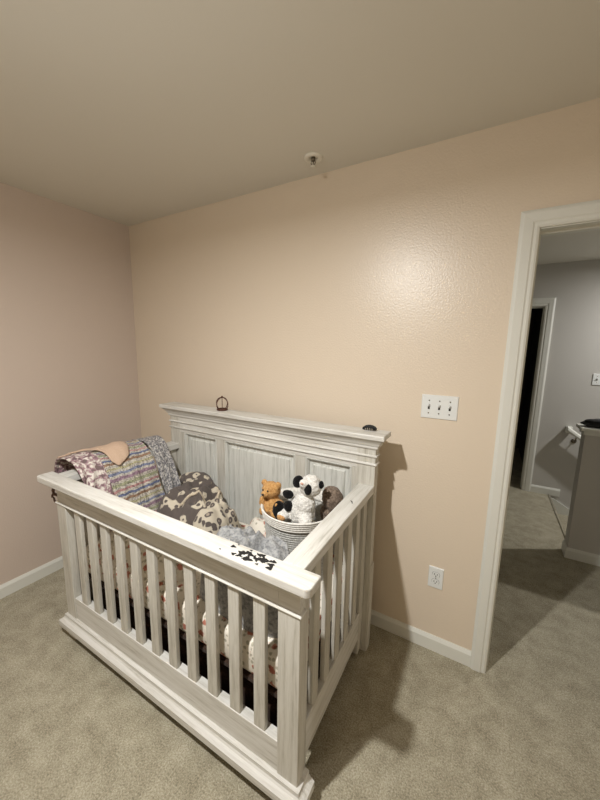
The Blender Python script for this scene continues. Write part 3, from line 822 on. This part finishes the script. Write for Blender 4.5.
for dx_ in (-0.030, -0.004):
    bm = bmesh.new(); ell(bm, (dx_, -0.042, 0.136), (0.004, 0.004, 0.004), sub=2); link('eye', bm, M_dark, t, True)
bm = bmesh.new(); ell(bm, (-0.02, -0.057, 0.121), (0.006, 0.004, 0.005), sub=2); link('nose', bm, M_dark, t, True)
# black and white plush
bo = Vector((1.165, 0.465, 0.735)); t = toy('plush_panda', bo, 'fluffy white and black plush animal leaning back in the basket', 'stuffed toy')
tp('body', t, [((-0.005, -0.005, 0.085), (0.064, 0.052, 0.080)), ((0.012, -0.01, 0.13), (0.050, 0.042, 0.05)), ((0.035, 0.0, 0.215), (0.050, 0.046, 0.050)), ((0.022, -0.035, 0.235), (0.022, 0.022, 0.022)), ((-0.075, -0.04, 0.070), (0.035, 0.035, 0.028)), ((0.04, -0.05, 0.07), (0.03, 0.035, 0.03))], M_wplush, fur=0.010)
tp('foot_pad', t, [((-0.075, -0.068, 0.066), (0.022, 0.012, 0.016))], M_tanplush, 0.003, 0, label='tan foot pad')
tp('ear', t, [((-0.016, -0.022, 0.232), (0.024, 0.022, 0.030), (0, 0.5, 0))], M_bplush, 0.003, 0.003, label='black ear')
tp('ear', t, [((0.086, 0.0, 0.232), (0.012, 0.014, 0.018))], M_bplush, 0.003, 0.003, label='black ear')
tp('eye_patch', t, [((0.043, -0.040, 0.215), (0.018, 0.013, 0.026), (0, 0.15, 0))], M_bplush, 0.003, 0.002, label='black eye patch')
tp('arm', t, [((-0.052, -0.040, 0.115), (0.024, 0.024, 0.024)), ((-0.062, -0.030, 0.165), (0.028, 0.02, 0.019))], M_bplush, 0.004, 0.003, label='black arm')
tp('leg', t, [((-0.105, -0.040, 0.075), (0.030, 0.03, 0.052))], M_bplush, 0.004, 0.003, label='black leg')
bm = bmesh.new(); ell(bm, (0.022, -0.056, 0.243), (0.008, 0.004, 0.006), sub=2); tag(link('nose', bm, M_pink, t, True), 'pink nose')
# taupe furry toy
bm = bmesh.new(); ell(bm, (1.264, 0.565, 0.865), (0.050, 0.046, 0.060), (0, -0.3, 0)); ell(bm, (1.245, 0.57, 0.79), (0.04, 0.04, 0.05))
ft = put('furry_toy', bm, M_taupe, (1.25, 0.52, 0.74), 'round taupe furry toy at the right side of the basket', 'stuffed toy')
remesh(ft, 0.004, 3, 0.008, 0.012)

# ------------------------------------------------------------ small things on the crib
# little bronze wire crown on the headboard
cb = (0.442, 0.735, HB)
cr0 = empty('wire_crown', cb); incrib(cr0); cr0.scale = (2.0, 2.0, 1.7); tag(cr0, 'tiny bronze wire crown standing on the headboard ledge', 'ornament')
M_bronze, _, _ = newmat('bronze_wire', (92, 58, 46), 0.5, 0.5)
bm = bmesh.new(); lathe(bm, [(0.013, 0.0), (0.016, 0.0), (0.017, 0.003), (0.016, 0.006), (0.013, 0.006)], 0, 0, 24, closed=True)
link('crown_band', bm, M_bronze, cr0, True)
for k in range(4):
    a = k*pi/2
    bm = bmesh.new(); tube(bm, [(0.0235*sin(0.75+q/8*(pi-0.75))*cos(a), 0.0235*sin(0.75+q/8*(pi-0.75))*sin(a), 0.023-0.0235*cos(0.75+q/8*(pi-0.75))) for q in range(9)], 0.0014, 6)
    link('crown_arch', bm, M_bronze, cr0, True)
bm = bmesh.new(); ell(bm, (0, 0, 0.048), (0.003, 0.003, 0.005), sub=2); tube(bm, [(0, 0, 0.004), (0, 0, 0.045)], 0.0011, 6)
link('crown_tip', bm, M_bronze, cr0, True)
# black claw clip at right end
cc = (1.365, 0.75, HB)
clip = empty('hair_clip', cc); incrib(clip); clip.scale = (1.35, 1.35, 1.35); tag(clip, 'small black hair clip on the right end of the headboard ledge', 'hair clip')
for s in (-1, 1):
    bm = bmesh.new(); tube(bm, [(0.022*cos(pi*q/8), s*(0.004+0.006*sin(pi*q/8)), 0.004+0.010*sin(pi*q/8)) for q in range(9)], 0.0038, 8)
    for q in range(5): tube(bm, [(-0.016+0.008*q, s*0.009, 0.010), (-0.016+0.008*q, s*0.010, 0.002)], 0.0016, 6)
    link('clip_jaw', bm, M_black, clip, True)
bm = bmesh.new(); tube(bm, [(-0.006, 0, 0.012), (0.006, 0, 0.012)], 0.004, 8); link('clip_spring', bm, M_black, clip, True)
# black sliver on side rail
bm = bmesh.new(); tube(bm, [(1.374, 0.503, HF+0.002), (1.382, 0.497, HF+0.0025), (1.388, 0.484, HF+0.002)], [0.0012, 0.0022, 0.001], 6)
put('hair_pin', bm, M_black, (1.382, 0.497, HF), 'tiny black hair pin lying on the right side rail', 'hair pin')
# brown ribbon bow on the front post's outer side
bm = bmesh.new()
ell(bm, (-0.030, 0.004, 0.815), (0.012, 0.006, 0.016), (0, 0.4, 0)); ell(bm, (-0.040, 0.002, 0.785), (0.008, 0.005, 0.018), (0, 0.5, 0)); ell(bm, (-0.018, 0.006, 0.795), (0.016, 0.008, 0.008)); ell(bm, (-0.026, 0.003, 0.765), (0.006, 0.005, 0.016), (0, -0.4, 0)); ell(bm, (-0.010, 0.010, 0.790), (0.012, 0.006, 0.006))
M_rib = plush('brown_ribbon', (112, 86, 74), (80, 60, 52))
rb = put('ribbon_bow', bm, M_rib, (-0.02, 0.006, 0.79), 'small brown ribbon tied at the front left corner of the crib', 'ribbon')
remesh(rb, 0.003, 2, 0.004, 0.02)
